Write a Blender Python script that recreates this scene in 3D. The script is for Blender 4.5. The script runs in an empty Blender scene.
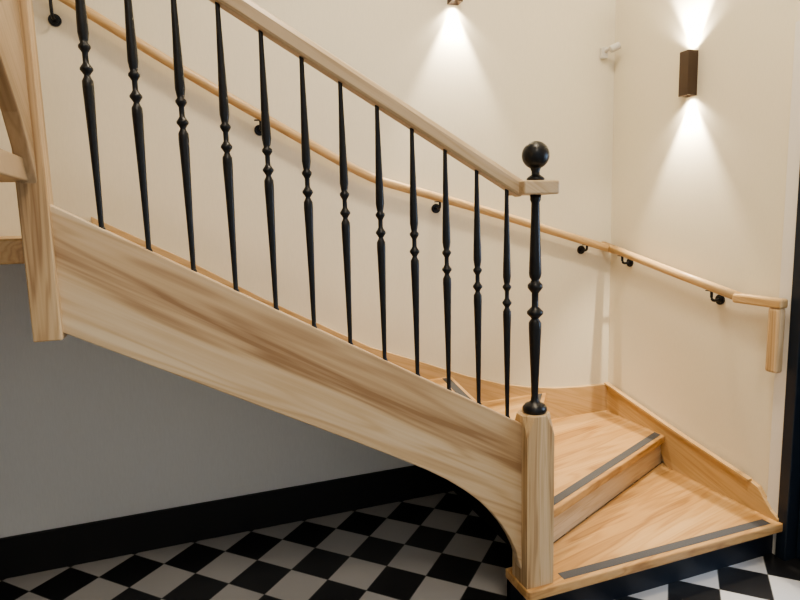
import bpy, bmesh, math
from mathutils import Vector, Matrix
R_=0.1763; W=1.16; C=1.296; M=0.5675; ZS=0.7927; ZH=1.6392
LN=0.683
def nosex(n): return (LN-n*R_)/M
col=bpy.context.collection
try:
    bpy.context.scene.view_settings.look='AgX - Medium High Contrast'
    bpy.context.scene.view_settings.exposure=0.10
except Exception as e: print(e)
# ---------------------------------------------------------------- materials
def newmat(name,rough=0.5,metal=0.0,base=(.8,.8,.8)):
    m=bpy.data.materials.new(name);m.use_nodes=True
    b=m.node_tree.nodes['Principled BSDF']
    b.inputs['Base Color'].default_value=(*base,1);b.inputs['Roughness'].default_value=rough;b.inputs['Metallic'].default_value=metal
    return m,m.node_tree,b
def nd(nt,t,**kw):
    n=nt.nodes.new(t)
    for k,v in kw.items(): setattr(n,k,v)
    return n
def math_(nt,op,a,b=None):
    n=nd(nt,'ShaderNodeMath',operation=op)
    for i,v in enumerate((a,b)):
        if v is None: continue
        if isinstance(v,(int,float)): n.inputs[i].default_value=v
        else: nt.links.new(v,n.inputs[i])
    return n.outputs[0]
def wood(name,g,pale=(.62,.455,.29),mid=(.50,.33,.18),dark=(.30,.17,.08),seed=0.0,rough=.38,sT=9.0,amount=.5,ring=.24,sL=.45,heart=None):
    m,nt,b=newmat(name,rough)
    g=Vector(g).normalized(); u=g.cross(Vector((.13,.21,.97)) if abs(g.z)<.9 else Vector((0.1,1,0))).normalized(); v=g.cross(u)
    tc=nd(nt,'ShaderNodeTexCoord')
    outs=[]
    for vec,s in ((g,sL),(u,sT),(v,sT)):
        d=nd(nt,'ShaderNodeVectorMath',operation='DOT_PRODUCT');nt.links.new(tc.outputs['Object'],d.inputs[0]);d.inputs[1].default_value=vec
        outs.append(math_(nt,'MULTIPLY_ADD',d.outputs['Value'],s)); outs[-1].node.inputs[2].default_value=seed
    cb=nd(nt,'ShaderNodeCombineXYZ')
    for i in range(3): nt.links.new(outs[i],cb.inputs[i])
    n1=nd(nt,'ShaderNodeTexNoise');n1.inputs['Scale'].default_value=1.0;n1.inputs['Detail'].default_value=3;n1.inputs['Distortion'].default_value=.25
    nt.links.new(cb.outputs[0],n1.inputs['Vector'])
    rg=math_(nt,'SINE',math_(nt,'MULTIPLY',n1.outputs['Fac'],85.0))
    rg=math_(nt,'MULTIPLY',math_(nt,'ADD',rg,1.0),.5)
    rg=math_(nt,'POWER',rg,2.0)
    sc=nd(nt,'ShaderNodeVectorMath',operation='MULTIPLY');sc.inputs[1].default_value=(7,20,20);nt.links.new(cb.outputs[0],sc.inputs[0])
    n2=nd(nt,'ShaderNodeTexNoise');n2.inputs['Scale'].default_value=1.0;n2.inputs['Detail'].default_value=2
    nt.links.new(sc.outputs[0],n2.inputs['Vector'])
    f=math_(nt,'ADD',math_(nt,'MULTIPLY',rg,ring),math_(nt,'MULTIPLY',n2.outputs['Fac'],.38))
    f=math_(nt,'ADD',f,math_(nt,'MULTIPLY',math_(nt,'SUBTRACT',n1.outputs['Fac'],.45),3.0*amount))
    if heart:   # darker heartwood band running along the plank: (direction, centre, half width, strength)
        d=nd(nt,'ShaderNodeVectorMath',operation='DOT_PRODUCT');nt.links.new(tc.outputs['Object'],d.inputs[0]);d.inputs[1].default_value=heart[0]
        q=math_(nt,'ADD',d.outputs['Value'],math_(nt,'MULTIPLY',n1.outputs['Fac'],.16))
        q=math_(nt,'ABSOLUTE',math_(nt,'SUBTRACT',q,heart[1]+.08))
        mr=nd(nt,'ShaderNodeMapRange',interpolation_type='SMOOTHSTEP');nt.links.new(q,mr.inputs[0])
        mr.inputs[1].default_value=0;mr.inputs[2].default_value=heart[2];mr.inputs[3].default_value=heart[3];mr.inputs[4].default_value=0
        w_=math_(nt,'MULTIPLY',mr.outputs[0],math_(nt,'ADD',.45,math_(nt,'MULTIPLY',n2.outputs['Fac'],1.1)))
        f=math_(nt,'ADD',f,w_)
    r=nd(nt,'ShaderNodeValToRGB');nt.links.new(f,r.inputs[0])
    e=r.color_ramp.elements;e[0].position=.12;e[0].color=(*pale,1);e[1].position=.95;e[1].color=(*dark,1)
    x=e.new(.5);x.color=(*mid,1)
    nt.links.new(r.outputs[0],b.inputs['Base Color'])
    bp=nd(nt,'ShaderNodeBump');bp.inputs['Strength'].default_value=.06;bp.inputs['Distance'].default_value=.002
    nt.links.new(n2.outputs['Fac'],bp.inputs['Height']);nt.links.new(bp.outputs[0],b.inputs['Normal'])
    return m
SL=(1,0,-M)
w_string=wood('ash_stringer',SL,pale=(.67,.55,.39),mid=(.55,.40,.245),dark=(.31,.19,.10),sT=4.6,amount=.6,seed=.35,sL=.38,heart=((M,0,1),.655,.085,.42))
w_tread=wood('ash_tread',(1,.25,0),pale=(.61,.40,.20),mid=(.51,.30,.13),dark=(.28,.14,.055),seed=3.1,rough=.3,sT=6,amount=.75)
w_tread_s=wood('ash_tread_straight',(0,1,0),pale=(.61,.40,.20),mid=(.51,.30,.13),dark=(.33,.17,.07),seed=5.1,rough=.3,sT=6)
w_riser=wood('ash_riser',(1,.5,0),pale=(.66,.52,.35),mid=(.55,.40,.24),dark=(.36,.23,.12),seed=7,amount=.5)
w_post=wood('ash_post',(0,0,1),pale=(.63,.48,.31),mid=(.50,.35,.20),dark=(.28,.165,.08),seed=1.7,sT=13,amount=.75,ring=.3)
w_rail=wood('ash_rail',SL,pale=(.55,.425,.29),mid=(.46,.34,.21),dark=(.33,.22,.12),seed=4.4,amount=.4)
w_wrail=wood('ash_wallrail',(1,0,-.4),pale=(.61,.43,.24),mid=(.51,.34,.17),dark=(.36,.21,.1),seed=2.2,amount=.35)
w_wrail2=wood('ash_wallrail_side',(0,-1,-.25),pale=(.61,.43,.24),mid=(.51,.34,.17),dark=(.36,.21,.1),seed=2.9,amount=.35)
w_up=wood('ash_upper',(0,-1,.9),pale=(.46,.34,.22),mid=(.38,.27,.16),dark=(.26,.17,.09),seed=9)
def plaster(name,base,bump=.12):
    m,nt,b=newmat(name,.75,base=base)
    tc=nd(nt,'ShaderNodeTexCoord');mp=nd(nt,'ShaderNodeMapping');mp.inputs['Scale'].default_value=(260,260,30)
    nt.links.new(tc.outputs['Object'],mp.inputs[0])
    n=nd(nt,'ShaderNodeTexNoise');n.inputs['Scale'].default_value=1;n.inputs['Detail'].default_value=2;nt.links.new(mp.outputs[0],n.inputs['Vector'])
    mx=nd(nt,'ShaderNodeMix',data_type='RGBA');mx.inputs[6].default_value=(*[c*.95 for c in base],1);mx.inputs[7].default_value=(*[min(1,c*1.04) for c in base],1)
    nt.links.new(n.outputs['Fac'],mx.inputs[0]);nt.links.new(mx.outputs[2],b.inputs['Base Color'])
    bp=nd(nt,'ShaderNodeBump');bp.inputs['Strength'].default_value=bump;bp.inputs['Distance'].default_value=.001
    nt.links.new(n.outputs['Fac'],bp.inputs['Height']);nt.links.new(bp.outputs[0],b.inputs['Normal'])
    return m
m_wall=plaster('cream_wallpaper',(.75,.70,.585))
m_white=plaster('white_paint',(.74,.72,.69),.03)
m_under=plaster('pale_grey_lower_wall',(.80,.80,.80),.05)  # greyer, less cream tone for the back wall below the flight
m_ceil=plaster('ceiling_paint',(.8,.78,.74),.03)
m_black,nt,b=newmat('black_iron',.34,.3,(.014,.015,.018))
n=nd(nt,'ShaderNodeTexNoise');n.inputs['Scale'].default_value=90;n.inputs['Detail'].default_value=2
tc=nd(nt,'ShaderNodeTexCoord');nt.links.new(tc.outputs['Object'],n.inputs['Vector'])
bp=nd(nt,'ShaderNodeBump');bp.inputs['Strength'].default_value=.35;bp.inputs['Distance'].default_value=.003;nt.links.new(n.outputs['Fac'],bp.inputs['Height']);nt.links.new(bp.outputs[0],b.inputs['Normal'])
m_skirt,nt,b=newmat('black_skirting',.6,0,(.010,.010,.011))
m_navy,nt,b=newmat('dark_riser_paint',.45,0,(.008,.012,.022))
m_strip,nt,b=newmat('anti_slip_rubber',.8,0,(.045,.045,.05))
n=nd(nt,'ShaderNodeTexNoise');n.inputs['Scale'].default_value=500;r=nd(nt,'ShaderNodeValToRGB');r.color_ramp.elements[0].color=(.02,.02,.022,1);r.color_ramp.elements[1].color=(.14,.14,.15,1)
nt.links.new(n.outputs['Fac'],r.inputs[0]);nt.links.new(r.outputs[0],b.inputs['Base Color'])
m_bronze,nt,b=newmat('bronze_sconce',.55,.0,(.062,.038,.024))
m_plastic,nt,b=newmat('white_plastic',.4,0,(.62,.61,.58))
m_glow,nt,b=newmat('lamp_lens',.4,0,(1,.9,.7));b.inputs['Emission Color'].default_value=(1,.86,.62,1);b.inputs['Emission Strength'].default_value=12
m_door,nt,b=newmat('door_paint',.35,0,(.012,.02,.035))
m_glass=bpy.data.materials.new('door_glass');m_glass.use_nodes=True;nt=m_glass.node_tree;nt.nodes.clear()
o=nd(nt,'ShaderNodeOutputMaterial');t=nd(nt,'ShaderNodeBsdfTransparent');g=nd(nt,'ShaderNodeBsdfGlossy');g.inputs['Roughness'].default_value=.02;mx=nd(nt,'ShaderNodeMixShader');mx.inputs[0].default_value=.08
nt.links.new(t.outputs[0],mx.inputs[1]);nt.links.new(g.outputs[0],mx.inputs[2]);nt.links.new(mx.outputs[0],o.inputs[0])
# tiles
TS=0.2; OX=0.0; OY=0.0
m_floor,nt,b=newmat('checker_tiles',.28)
tc=nd(nt,'ShaderNodeTexCoord');sx=nd(nt,'ShaderNodeSeparateXYZ');nt.links.new(tc.outputs['Object'],sx.inputs[0])
k=1/(TS*math.sqrt(2))
u=math_(nt,'MULTIPLY',math_(nt,'ADD',math_(nt,'ADD',sx.outputs[0],sx.outputs[1]),100+OX),k)
v=math_(nt,'MULTIPLY',math_(nt,'ADD',math_(nt,'SUBTRACT',sx.outputs[0],sx.outputs[1]),100+OY),k)
par=math_(nt,'MODULO',math_(nt,'ADD',math_(nt,'FLOOR',u),math_(nt,'FLOOR',v)),2.0)
def edge(q):
    f=math_(nt,'FRACT',q);return math_(nt,'MINIMUM',f,math_(nt,'SUBTRACT',1.0,f))
gr=math_(nt,'LESS_THAN',math_(nt,'MINIMUM',edge(u),edge(v)),.009)
nz=nd(nt,'ShaderNodeTexNoise');nz.inputs['Scale'].default_value=7;nz.inputs['Detail'].default_value=5
wr=nd(nt,'ShaderNodeValToRGB');wr.color_ramp.elements[0].color=(.44,.425,.42,1);wr.color_ramp.elements[1].color=(.62,.60,.59,1);nt.links.new(nz.outputs['Fac'],wr.inputs[0])
mx=nd(nt,'ShaderNodeMix',data_type='RGBA');nt.links.new(par,mx.inputs[0]);nt.links.new(wr.outputs[0],mx.inputs[6]);mx.inputs[7].default_value=(.017,.017,.019,1)
m2=nd(nt,'ShaderNodeMix',data_type='RGBA');nt.links.new(gr,m2.inputs[0]);nt.links.new(mx.outputs[2],m2.inputs[6]);m2.inputs[7].default_value=(.12,.12,.115,1)
nt.links.new(m2.outputs[2],b.inputs['Base Color'])
# ---------------------------------------------------------------- mesh helpers
def empty(name):
    e=bpy.data.objects.new(name,None);col.objects.link(e);return e
def mkobj(name,bm,mat,parent=None,bevel=0,smooth=False,seg=2):
    bmesh.ops.recalc_face_normals(bm,faces=bm.faces)
    me=bpy.data.meshes.new(name);bm.to_mesh(me);bm.free()
    for mm in (mat if isinstance(mat,(list,tuple)) else [mat]): me.materials.append(mm)
    o=bpy.data.objects.new(name,me);col.objects.link(o)
    if parent: o.parent=parent
    if smooth:
        for p in me.polygons:p.use_smooth=True
    if bevel:
        mo=o.modifiers.new('b','BEVEL');mo.width=bevel;mo.segments=seg;mo.limit_method='ANGLE';mo.angle_limit=math.radians(35)
    return o
def addbox(bm,a,b_):
    v=[bm.verts.new((x,y,z)) for x in (a[0],b_[0]) for y in (a[1],b_[1]) for z in (a[2],b_[2])]
    for f in ((0,1,3,2),(4,6,7,5),(0,4,5,1),(2,3,7,6),(0,2,6,4),(1,5,7,3)): bm.faces.new([v[i] for i in f])
def box(name,a,b_,mat,parent=None,bevel=0):
    bm=bmesh.new();addbox(bm,a,b_);return mkobj(name,bm,mat,parent,bevel)
def addprism(bm,pts,off):
    off=Vector(off);a=[bm.verts.new(Vector(p)) for p in pts];c=[bm.verts.new(Vector(p)+off) for p in pts]
    bm.faces.new(a);bm.faces.new(c[::-1])
    n=len(pts)
    for i in range(n): bm.faces.new((a[i],a[(i+1)%n],c[(i+1)%n],c[i]))
def prism(name,pts,off,mat,parent=None,bevel=0):
    bm=bmesh.new();addprism(bm,pts,off);return mkobj(name,bm,mat,parent,bevel)
def lathe(bm,cx,cy,prof,n=16):
    rings=[]
    for z,r in prof:
        rings.append([bm.verts.new((cx+r*math.cos(2*math.pi*i/n),cy+r*math.sin(2*math.pi*i/n),z)) for i in range(n)])
    for a,c in zip(rings,rings[1:]):
        for i in range(n): bm.faces.new((a[i],a[(i+1)%n],c[(i+1)%n],c[i]))
    bm.faces.new(rings[0][::-1]);bm.faces.new(rings[-1])
def sweep(bm,path,prof):
    path=[Vector(p) for p in path];rings=[]
    for i,p in enumerate(path):
        t0=(path[i]-path[i-1]).normalized() if i>0 else None
        t1=(path[i+1]-path[i]).normalized() if i<len(path)-1 else None
        t=((t0 or t1)+(t1 or t0)).normalized()
        z=Vector((0,0,1)) if abs(t.z)<.95 else Vector((0,1,0))
        s=t.cross(z).normalized();u=s.cross(t)
        cosh=t.dot(t1 or t0)
        k=1/max(.5,cosh)
        rings.append([bm.verts.new(p+s*a+u*c*k) for a,c in prof])
    n=len(prof)
    for a,c in zip(rings,rings[1:]):
        for i in range(n): bm.faces.new((a[i],a[(i+1)%n],c[(i+1)%n],c[i]))
    bm.faces.new(rings[0][::-1]);bm.faces.new(rings[-1])
def circ(r,n=16,sy=1): return [(r*math.cos(2*math.pi*i/n),r*sy*math.sin(2*math.pi*i/n)) for i in range(n)]
def smoothpath(P,it=2):
    P=[Vector(p) for p in P]
    for _ in range(it):
        Q=[P[0]]
        for a,c in zip(P,P[1:]): Q+= [a.lerp(c,.25),a.lerp(c,.75)]
        Q.append(P[-1]);P=Q
    return P
# ---------------------------------------------------------------- room
XL=-2.75; YF=-4.5; H=4.3
def so(x): return LN-M*x-.237
box('floor',(XL-.2,YF,-.1),(C+2.5,W+.2,0),m_floor)
box('wall_back',(XL-.2,W,0),(C+.2,W+.15,H),m_wall)
bm=bmesh.new()
addbox(bm,(C,-.05,0),(C+.15,W,H));addbox(bm,(C,-1.05,2.3),(C+.15,-.05,H));addbox(bm,(C,YF,0),(C+.15,-1.05,H))
mkobj('wall_right',bm,m_wall)
box('wall_left',(XL-.15,YF,0),(XL,W,H),m_wall)
box('ceiling',(XL-.2,YF,H),(C+.2,W+.2,H+.1),m_ceil)
box('trim_1',(C-.012,-.05,0),(C,.012,2.4),m_white,None,.002)
box('baseboard_back',(XL,W-.018,0),(.19,W,.198),m_skirt,None,.003)
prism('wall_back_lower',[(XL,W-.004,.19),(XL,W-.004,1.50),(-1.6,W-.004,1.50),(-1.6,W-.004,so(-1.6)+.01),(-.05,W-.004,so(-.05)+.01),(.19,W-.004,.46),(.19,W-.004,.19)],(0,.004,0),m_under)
# door
door=empty('door_1')
bm=bmesh.new()
addbox(bm,(C-.02,-.10,0),(C+.15,-.05,2.3));addbox(bm,(C-.02,-1.05,0),(C+.15,-1.0,2.3));addbox(bm,(C-.02,-1.0,2.24),(C+.15,-.10,2.3))
mkobj('frame',bm,m_door,door,.004)
bm=bmesh.new()
addbox(bm,(C+.04,-.22,.01),(C+.09,-.105,2.235));addbox(bm,(C+.04,-.995,.01),(C+.09,-.88,2.235));addbox(bm,(C+.04,-.88,2.1),(C+.09,-.22,2.235));addbox(bm,(C+.04,-.88,.01),(C+.09,-.22,.25));addbox(bm,(C+.04,-.88,1.0),(C+.09,-.22,1.08))
mkobj('leaf',bm,m_door,door,.004)
box('glass_pane',(C+.06,-.88,.25),(C+.066,-.22,2.1),m_glass,door)
bm=bmesh.new();sweep(bm,smoothpath([(C+.04,-.93,1.05),(C-.02,-.93,1.05),(C-.02,-.80,1.05)]),circ(.009,10));mkobj('handle',bm,m_black,door,smooth=True)
# ---------------------------------------------------------------- staircase
st=empty('staircase')
R=[None,((-.068,-.03),(C,-.03)),((.03,.10),(C,.675)),((.0,.12),(.80,W)),((-.04,.02),(.15,W))]
for n in range(5,10):
    x=nosex(n)-.025;R.append(((x,.02),(x,W)))
def offs(seg,d):
    a,c=Vector(seg[0]),Vector(seg[1]);t=(c-a).normalized();nrm=Vector((t.y,-t.x))
    return a+nrm*d,c+nrm*d
def extwall(a,c,wall):
    t=(c-a)
    if wall=='x': s=(C-a.x)/t.x
    else: s=(W-a.y)/t.y
    return a+t*s
TH=.042
for n in range(1,10):
    z=n*R_
    no=.05 if n==1 else .025
    a,c=offs(R[n],no)
    wall='x' if n<=2 else 'y'
    c=extwall(a,c,wall)
    if n<9: a2,c2=Vector(R[n+1][0]),Vector(R[n+1][1])
    a_=a
    if n==1: poly=[a_,c,c2,a2,Vector((-.075,.10)),Vector((-.075,-.06))]
    elif n==2: poly=[a_,c,Vector((C,W)),c2,a2]
    elif n==9: poly=[Vector((nosex(9),-.0)),Vector((nosex(9),W)),Vector((XL,W)),Vector((XL,-.0))]
    else: poly=[a_,c,c2,a2]
    th=.07 if n==9 else TH
    prism('tread_%d'%n,[(p.x,p.y,z) for p in poly],(0,0,-th),w_tread if n<=3 else w_tread_s,st,.006)
    if n<9:
        i0,i1=.022,.065
        s1=offs((a_,c),-i0);s2=offs((a_,c),-i1)
        def cl(p,q):
            t=(q-p).normalized();q=extwall(p,q,wall)
            return p+t*(.17 if n==1 else .10 if n<4 else .04),q-t*(.07 if n==1 else .045)
        p1,q1=cl(*s1);p2,q2=cl(*s2)
        prism('anti_slip_strip_%d'%n,[(p.x,p.y,z) for p in (p1,q1,q2,p2)],(0,0,.0015),m_strip,st)
    ra,rc=Vector(R[n][0]),Vector(R[n][1]);rc=extwall(ra,rc,wall)
    rb=offs((ra,rc),-.02)
    z0=(n-1)*R_
    if n==9: ra=Vector((ra.x,.02))
    prism('riser_%d'%n,[(ra.x,ra.y,z0),(rc.x,rc.y,z0),(rb[1].x,min(W,rb[1].y),z0),(rb[0].x,rb[0].y,z0)],(0,0,R_-TH),m_navy if n==1 else w_riser,st)
bm=bmesh.new();addbox(bm,(-.065,-.029,0),(-.045,.10,R_-TH));addbox(bm,(-.065,.08,0),(.20,.10,R_-TH));mkobj('plinth_side',bm,m_navy,st)
bm=bmesh.new();addbox(bm,(.19,.10,0),(.205,.22,R_-TH));addbox(bm,(.19,.22,0),(.205,.43,2*R_-TH));addbox(bm,(.19,.43,0),(.205,W,3*R_-TH))
mkobj('under_stair_partition',bm,m_white,st)
bm=bmesh.new();addbox(bm,(.175,.10,0),(.19,.22,R_-TH));addbox(bm,(.175,.22,0),(.19,W-.018,.198));mkobj('under_stair_skirting',bm,m_skirt,st)
bm=bmesh.new();addprism(bm,[(-1.6,.02,so(-1.6)),(-.06,.02,so(-.06)),(-.06,W,so(-.06)),(-1.6,W,so(-1.6))],(0,0,.012))
addbox(bm,(-.06,.44,so(-.06)),(.19,W,so(-.06)+.005))
mkobj('soffit',bm,m_white,st)
# outer stringer
bot=[(-1.58,1.328),(-.73,.868),(-.55,.768),(-.46,.716),(-.38,.664),(-.31,.610),(-.25,.556),(-.20,.50),(-.155,.44),(-.12,.38),(-.095,.325),(-.075,.25),(-.052,.19)]
topz=lambda x:ZS-M*x
pts=[(-1.58,-.02,topz(-1.58)),(-.045,-.02,topz(-.045))]+[(x,-.02,z) for x,z in bot[::-1]]
prism('outer_stringer',pts,(0,.04,0),w_string,st,.004)
top=[(-1.62,1.665),(-1.21,1.44),(-.89,1.245),(-.31,.925),(.05,.785),(.28,.693),(.5,.620),(.7,.575),(.88,.548),(1.05,.535),(C,.525)]
botm=[(C,.30),(.85,.30),(.2,.45),(-.31,.60),(-.89,.92),(-1.62,1.30)]
prism('wall_stringer_back',[(x,W-.028,z) for x,z in top+botm],(0,.028,0),w_wrail,st,.003)
tp=[(W,.525),(.9,.470),(.6,.408),(.3,.350),(.09,.312),(.05,.30),(.02,.262),(-.02,.215),(-.06,.19)]
bt=[(-.06,.135),(.6,.135),(.7,.30),(W,.30)]
prism('wall_stringer_side',[(C-.028,y,z) for y,z in tp+bt],(.028,0,0),w_wrail2,st,.003)
bm=bmesh.new()
sweep(bm,smoothpath([(C-.034,W-.02,.532),(C-.034,.6,.415),(C-.034,.09,.318)],1),[(-.018,-.006),(.012,-.006),(.012,.006),(-.018,.006)])
mkobj('wall_stringer_cap',bm,w_wrail2,st)
# upper flight
x0,x1=XL,-1.60
for j in range(6):
    z=(10+j)*R_+.015;yf=-.04-.31*j
    prism('upper_tread_%d'%(j+1),[(x0,yf+.03,z+.02),(x1,yf+.03,z+.02),(x1,yf-.33,z+.02),(x0,yf-.33,z+.02)],(0,0,-.06),w_up,st,.004)
    if j: box('upper_riser_%d'%(j+1),(x0,yf-.02,z-R_),(x1,yf,z-.04),w_up,st)
ub=[(-.02,1.70),(-.08,1.80),(-.15,1.90),(-.26,2.0),(-.41,2.11),(-.8,2.36),(-1.9,3.05)]
ut=[(-1.9,3.45),(-.8,2.76),(-.02,2.30)]
prism('upper_stringer',[(-1.62,y,z) for y,z in ub+ut],(.04,0,0),w_up,st,.004)
# ---------------------------------------------------------------- railing
ra=empty('stair_railing')
hx0,hx1,hy0,hy1=-.070,.050,-.060,.050
bm=bmesh.new()
zb,zt,zc,ch=R_,.864,.782,.034
cor=((hx0,hy0),(hx1,hy0),(hx1,hy1),(hx0,hy1))
bv=[bm.verts.new((x,y,zb)) for x,y in cor]
mv=[bm.verts.new((x,y,zc)) for x,y in cor]
T=[(hx0,hy0+ch),(hx0+ch,hy0),(hx1-ch,hy0),(hx1,hy0+ch),(hx1,hy1-ch),(hx1-ch,hy1),(hx0+ch,hy1),(hx0,hy1-ch)]
tv=[bm.verts.new((x,y,zt)) for x,y in T]
bm.faces.new(bv[::-1]);bm.faces.new(tv)
for i in range(4):
    j=(i+1)%4
    bm.faces.new((bv[i],bv[j],mv[j],mv[i]))
    bm.faces.new((mv[i],mv[j],tv[(2*i+2)%8],tv[2*i+1]))
    bm.faces.new((mv[i],tv[2*i+1],tv[2*i]))
mkobj('newel_block',bm,w_post,ra,.0015)
bm=bmesh.new()
prof=[(.860,.030),(.864,.042),(.872,.047),(.884,.046),(.896,.036),(.902,.022),(.910,.015),(.93,.013),(1.0,.0155),(1.10,.020),(1.19,.0235),(1.212,.0235),(1.222,.018),(1.228,.013),(1.236,.020),(1.246,.030),(1.256,.030),(1.266,.020),(1.274,.013),(1.30,.0125),(1.325,.013),(1.334,.020),(1.345,.028),(1.356,.028),(1.366,.019),(1.374,.014),(1.385,.021),(1.40,.0235),(1.50,.020),(1.60,.0165),(1.66,.015),(1.67,.02),(1.69,.02)]
lathe(bm,0,0,prof,20)
mkobj('newel_column',bm,m_black,ra,smooth=True)
box('newel_cap',(-.085,-.062,1.688),(.062,.058,1.737),w_rail,ra,.006)
bm=bmesh.new()
bp_=[(1.735,.030),(1.745,.033),(1.752,.028),(1.760,.016),(1.772,.015),(1.782,.019)]
for i in range(3,25):
    a=-math.pi/2+math.pi*i/24.5
    bp_.append((1.83+.05*math.sin(a),max(.002,.05*math.cos(a))))
bp_.append((1.88,.001))
lathe(bm,0,0,bp_,24);mkobj('newel_ball',bm,m_black,ra,smooth=True)
for i in range(12):
    kx=-(12-i)*.12; z0=ZS-M*kx-.012;L=ZH-ZS+.03
    zz=lambda f:z0+f*L
    P=[(0,.010),(.012,.0105),(.02,.0072),(.05,.0075),(.20,.0098),(.38,.0132),(.455,.0150),(.475,.0146),(.485,.010),(.492,.0078),(.500,.012),(.508,.0172),(.514,.0172),(.522,.012),(.530,.008),(.56,.0078),(.568,.012),(.575,.0160),(.582,.0160),(.590,.010),(.60,.0118),(.62,.0145),(.66,.0140),(.78,.0108),(.92,.0076),(.97,.007),(1.0,.007)]
    bm=bmesh.new();lathe(bm,kx,0,[(zz(f),r) for f,r in P],12)
    mkobj('baluster_%d'%(i+1),bm,m_black,ra,smooth=True)
bm=bmesh.new()
pr=[(-.026,-.022),(-.020,-.030),(.020,-.030),(.026,-.022),(.028,.010),(.020,.026),(.008,.031),(-.008,.031),(-.020,.026),(-.028,.010)]
zc_=lambda x:ZH-M*x+.033
sweep(bm,[(-1.60,0,zc_(-1.6)),(-.06,0,zc_(-.06))],pr)
mkobj('handrail',bm,w_rail,ra,.003)
box('upper_newel',(-1.632,-.04,1.30),(-1.560,.033,2.85),w_post,ra,.004)
# ---------------------------------------------------------------- wall handrails
wr_=empty('wall_handrail')
bm=bmesh.new()
yy=W-.065
P=[(-1.75,yy,2.66),(-1.54,yy,2.535),(-1.10,yy,2.272),(-.65,yy,2.025),(-.30,yy,1.833),(-.12,yy,1.785),(.475,yy,1.625),(.81,yy,1.525),(C-.02,yy,1.39)]
sweep(bm,smoothpath(P,2),circ(.022,16,1.05))
mkobj('rail_back',bm,w_wrail,wr_,smooth=True)
bm=bmesh.new();xx=C-.065
sweep(bm,[(xx,W-.005,1.425),(xx,.60,1.298),(xx,.17,1.205)],circ(.022,16,1.05));mkobj('rail_side',bm,w_wrail2,wr_,smooth=True)
box('rail_return',(xx-.026,-.058,1.178),(xx+.024,.19,1.222),w_wrail2,wr_,.010)
box('rail_drop',(xx-.022,-.054,.885),(xx+.020,.006,1.18),w_post,wr_,.012)
def bracket(i,p,axis,railz):
    bm=bmesh.new();p=Vector(p);d=Vector((0,-1,0)) if axis=='y' else Vector((-1,0,0))
    sweep(bm,[p,p+d*.008],circ(.026,20));sweep(bm,[p+d*.008,p+d*.012],circ(.018,20))
    top=p+d*.062;top.z=railz-.02
    sweep(bm,smoothpath([p+d*.01,p+d*.06+Vector((0,0,-.004)),top+Vector((0,0,0))],2),circ(.007,10))
    s=Vector((1,0,0)) if axis=='y' else Vector((0,1,0))
    c=top
    addbox(bm,c-s*.03-d*.01-Vector((0,0,.004)),c+s*.03+d*.01)
    mkobj('bracket_%d'%i,bm,m_black,wr_,smooth=False)
bracket(1,(-1.69,W,2.515),'y',2.62);bracket(2,(-.84,W,2.07),'y',2.13);bracket(3,(.10,W,1.67),'y',1.727);bracket(4,(1.07,W,1.40),'y',1.455)
bracket(5,(C,.98,1.32),'x',1.385);bracket(6,(C,.33,1.17),'x',1.24)
# ---------------------------------------------------------------- sconces
def sconce(lo,hi,d):
    e=empty('wall_sconce')
    bm=bmesh.new();lo=Vector(lo);hi=Vector(hi);w=.004
    addbox(bm,(lo.x,lo.y,lo.z),(lo.x+w,hi.y,hi.z));addbox(bm,(hi.x-w,lo.y,lo.z),(hi.x,hi.y,hi.z))
    addbox(bm,(lo.x+w,lo.y,lo.z),(hi.x-w,lo.y+w,hi.z));addbox(bm,(lo.x+w,hi.y-w,lo.z),(hi.x-w,hi.y,hi.z))
    addbox(bm,(lo.x+w,lo.y+w,lo.z+.03),(hi.x-w,hi.y-w,hi.z-.03))
    mkobj('sconce_body',bm,m_bronze,e)
    c=(lo+hi)/2
    for s,nm in ((1,'up'),(-1,'down')):
        zl=hi.z-.028 if s>0 else lo.z+.028
        bm=bmesh.new();sweep(bm,[(c.x,c.y,zl),(c.x,c.y,zl+s*.006)],circ(.022,20));mkobj('lens_'+nm,bm,m_glow,e)
        for kk,(ang,pw) in enumerate(((66,d[0]),(125,d[1]))):
            l=bpy.data.lights.new('sconce_lamp','SPOT');l.energy=pw*(1.8 if s>0 else 1);l.color=(1,.87,.66);l.spot_size=math.radians(ang);l.spot_blend=.6;l.shadow_soft_size=.015
            lo_=bpy.data.objects.new('lamp_%s_%d'%(nm,kk),l);col.objects.link(lo_);lo_.parent=e
            lo_.location=(c.x,c.y,(hi.z+.004) if s>0 else (lo.z-.004))
            if s>0: lo_.rotation_euler=(math.pi,0,0)
    return e
sconce((C-.063,.530,2.205),(C,.588,2.425),(110,7))
sconce((.190,W-.063,2.755),(.253,W,2.975),(110,7))
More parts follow.
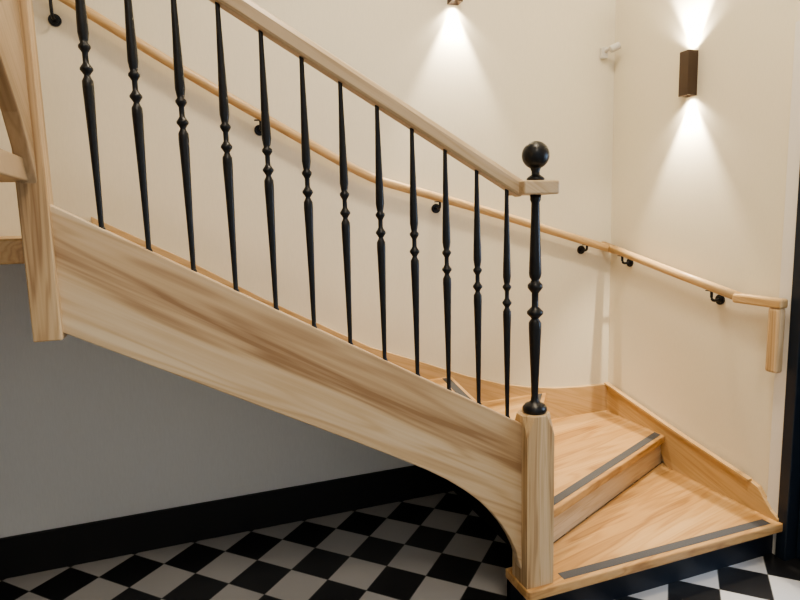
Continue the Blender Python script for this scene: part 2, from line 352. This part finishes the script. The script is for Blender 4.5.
# motion sensor
ms=empty('motion_sensor')
bm=bmesh.new();addbox(bm,(1.185,W-.03,2.535),(1.225,W,2.60));mkobj('mount',bm,m_plastic,ms,.005)
bm=bmesh.new();sweep(bm,smoothpath([(1.205,W-.02,2.575),(1.215,W-.06,2.585),(1.225,W-.075,2.59)]),circ(.012,12))
mkobj('arm',bm,m_plastic,ms,smooth=True)
bm=bmesh.new();sweep(bm,[(1.205,W-.07,2.572),(1.255,W-.09,2.597)],circ(.021,20));mkobj('head',bm,m_plastic,ms,.005)
# ---------------------------------------------------------------- lights
def area(name,loc,rot,size,e,c,sy=None):
    l=bpy.data.lights.new(name,'AREA');l.energy=e;l.size=size;l.color=c
    if sy: l.shape='RECTANGLE';l.size_y=sy
    o=bpy.data.objects.new(name,l);o.location=loc;o.rotation_euler=[math.radians(a) for a in rot];col.objects.link(o);return o
area('ceiling_lamp',(-.1,-.5,H-.05),(0,0,0),.5,58,(1,.85,.63))
area('ceiling_lamp.001',(-1.0,-2.8,H-.05),(0,0,0),.8,55,(1,.89,.73))
area('door_daylight',(C+.9,-.75,1.5),(0,70,0),1.0,60,(.55,.74,1),1.8)
wd=bpy.data.worlds.new('w');bpy.context.scene.world=wd;wd.use_nodes=True
bg=wd.node_tree.nodes['Background'];bg.inputs[0].default_value=(.84,.92,1,1);bg.inputs[1].default_value=.6
# ---------------------------------------------------------------- camera
psi,p,rho=math.radians(70.4242),math.radians(7.6785),math.radians(1.5617)
F=Vector((math.cos(psi)*math.cos(p),math.sin(psi)*math.cos(p),-math.sin(p)))
R0=Vector((math.sin(psi),-math.cos(psi),0));U0=R0.cross(F)
Rr=R0*math.cos(rho)-U0*math.sin(rho);U=Rr.cross(F)
cd=bpy.data.cameras.new('camera');cd.sensor_width=36;cd.lens=36*584.78/800;cd.clip_start=.05
co=bpy.data.objects.new('camera',cd);col.objects.link(co)
co.matrix_world=Matrix(((Rr.x,U.x,-F.x,-1.2064),(Rr.y,U.y,-F.y,-1.8789),(Rr.z,U.z,-F.z,1.6058),(0,0,0,1)))
bpy.context.scene.camera=co
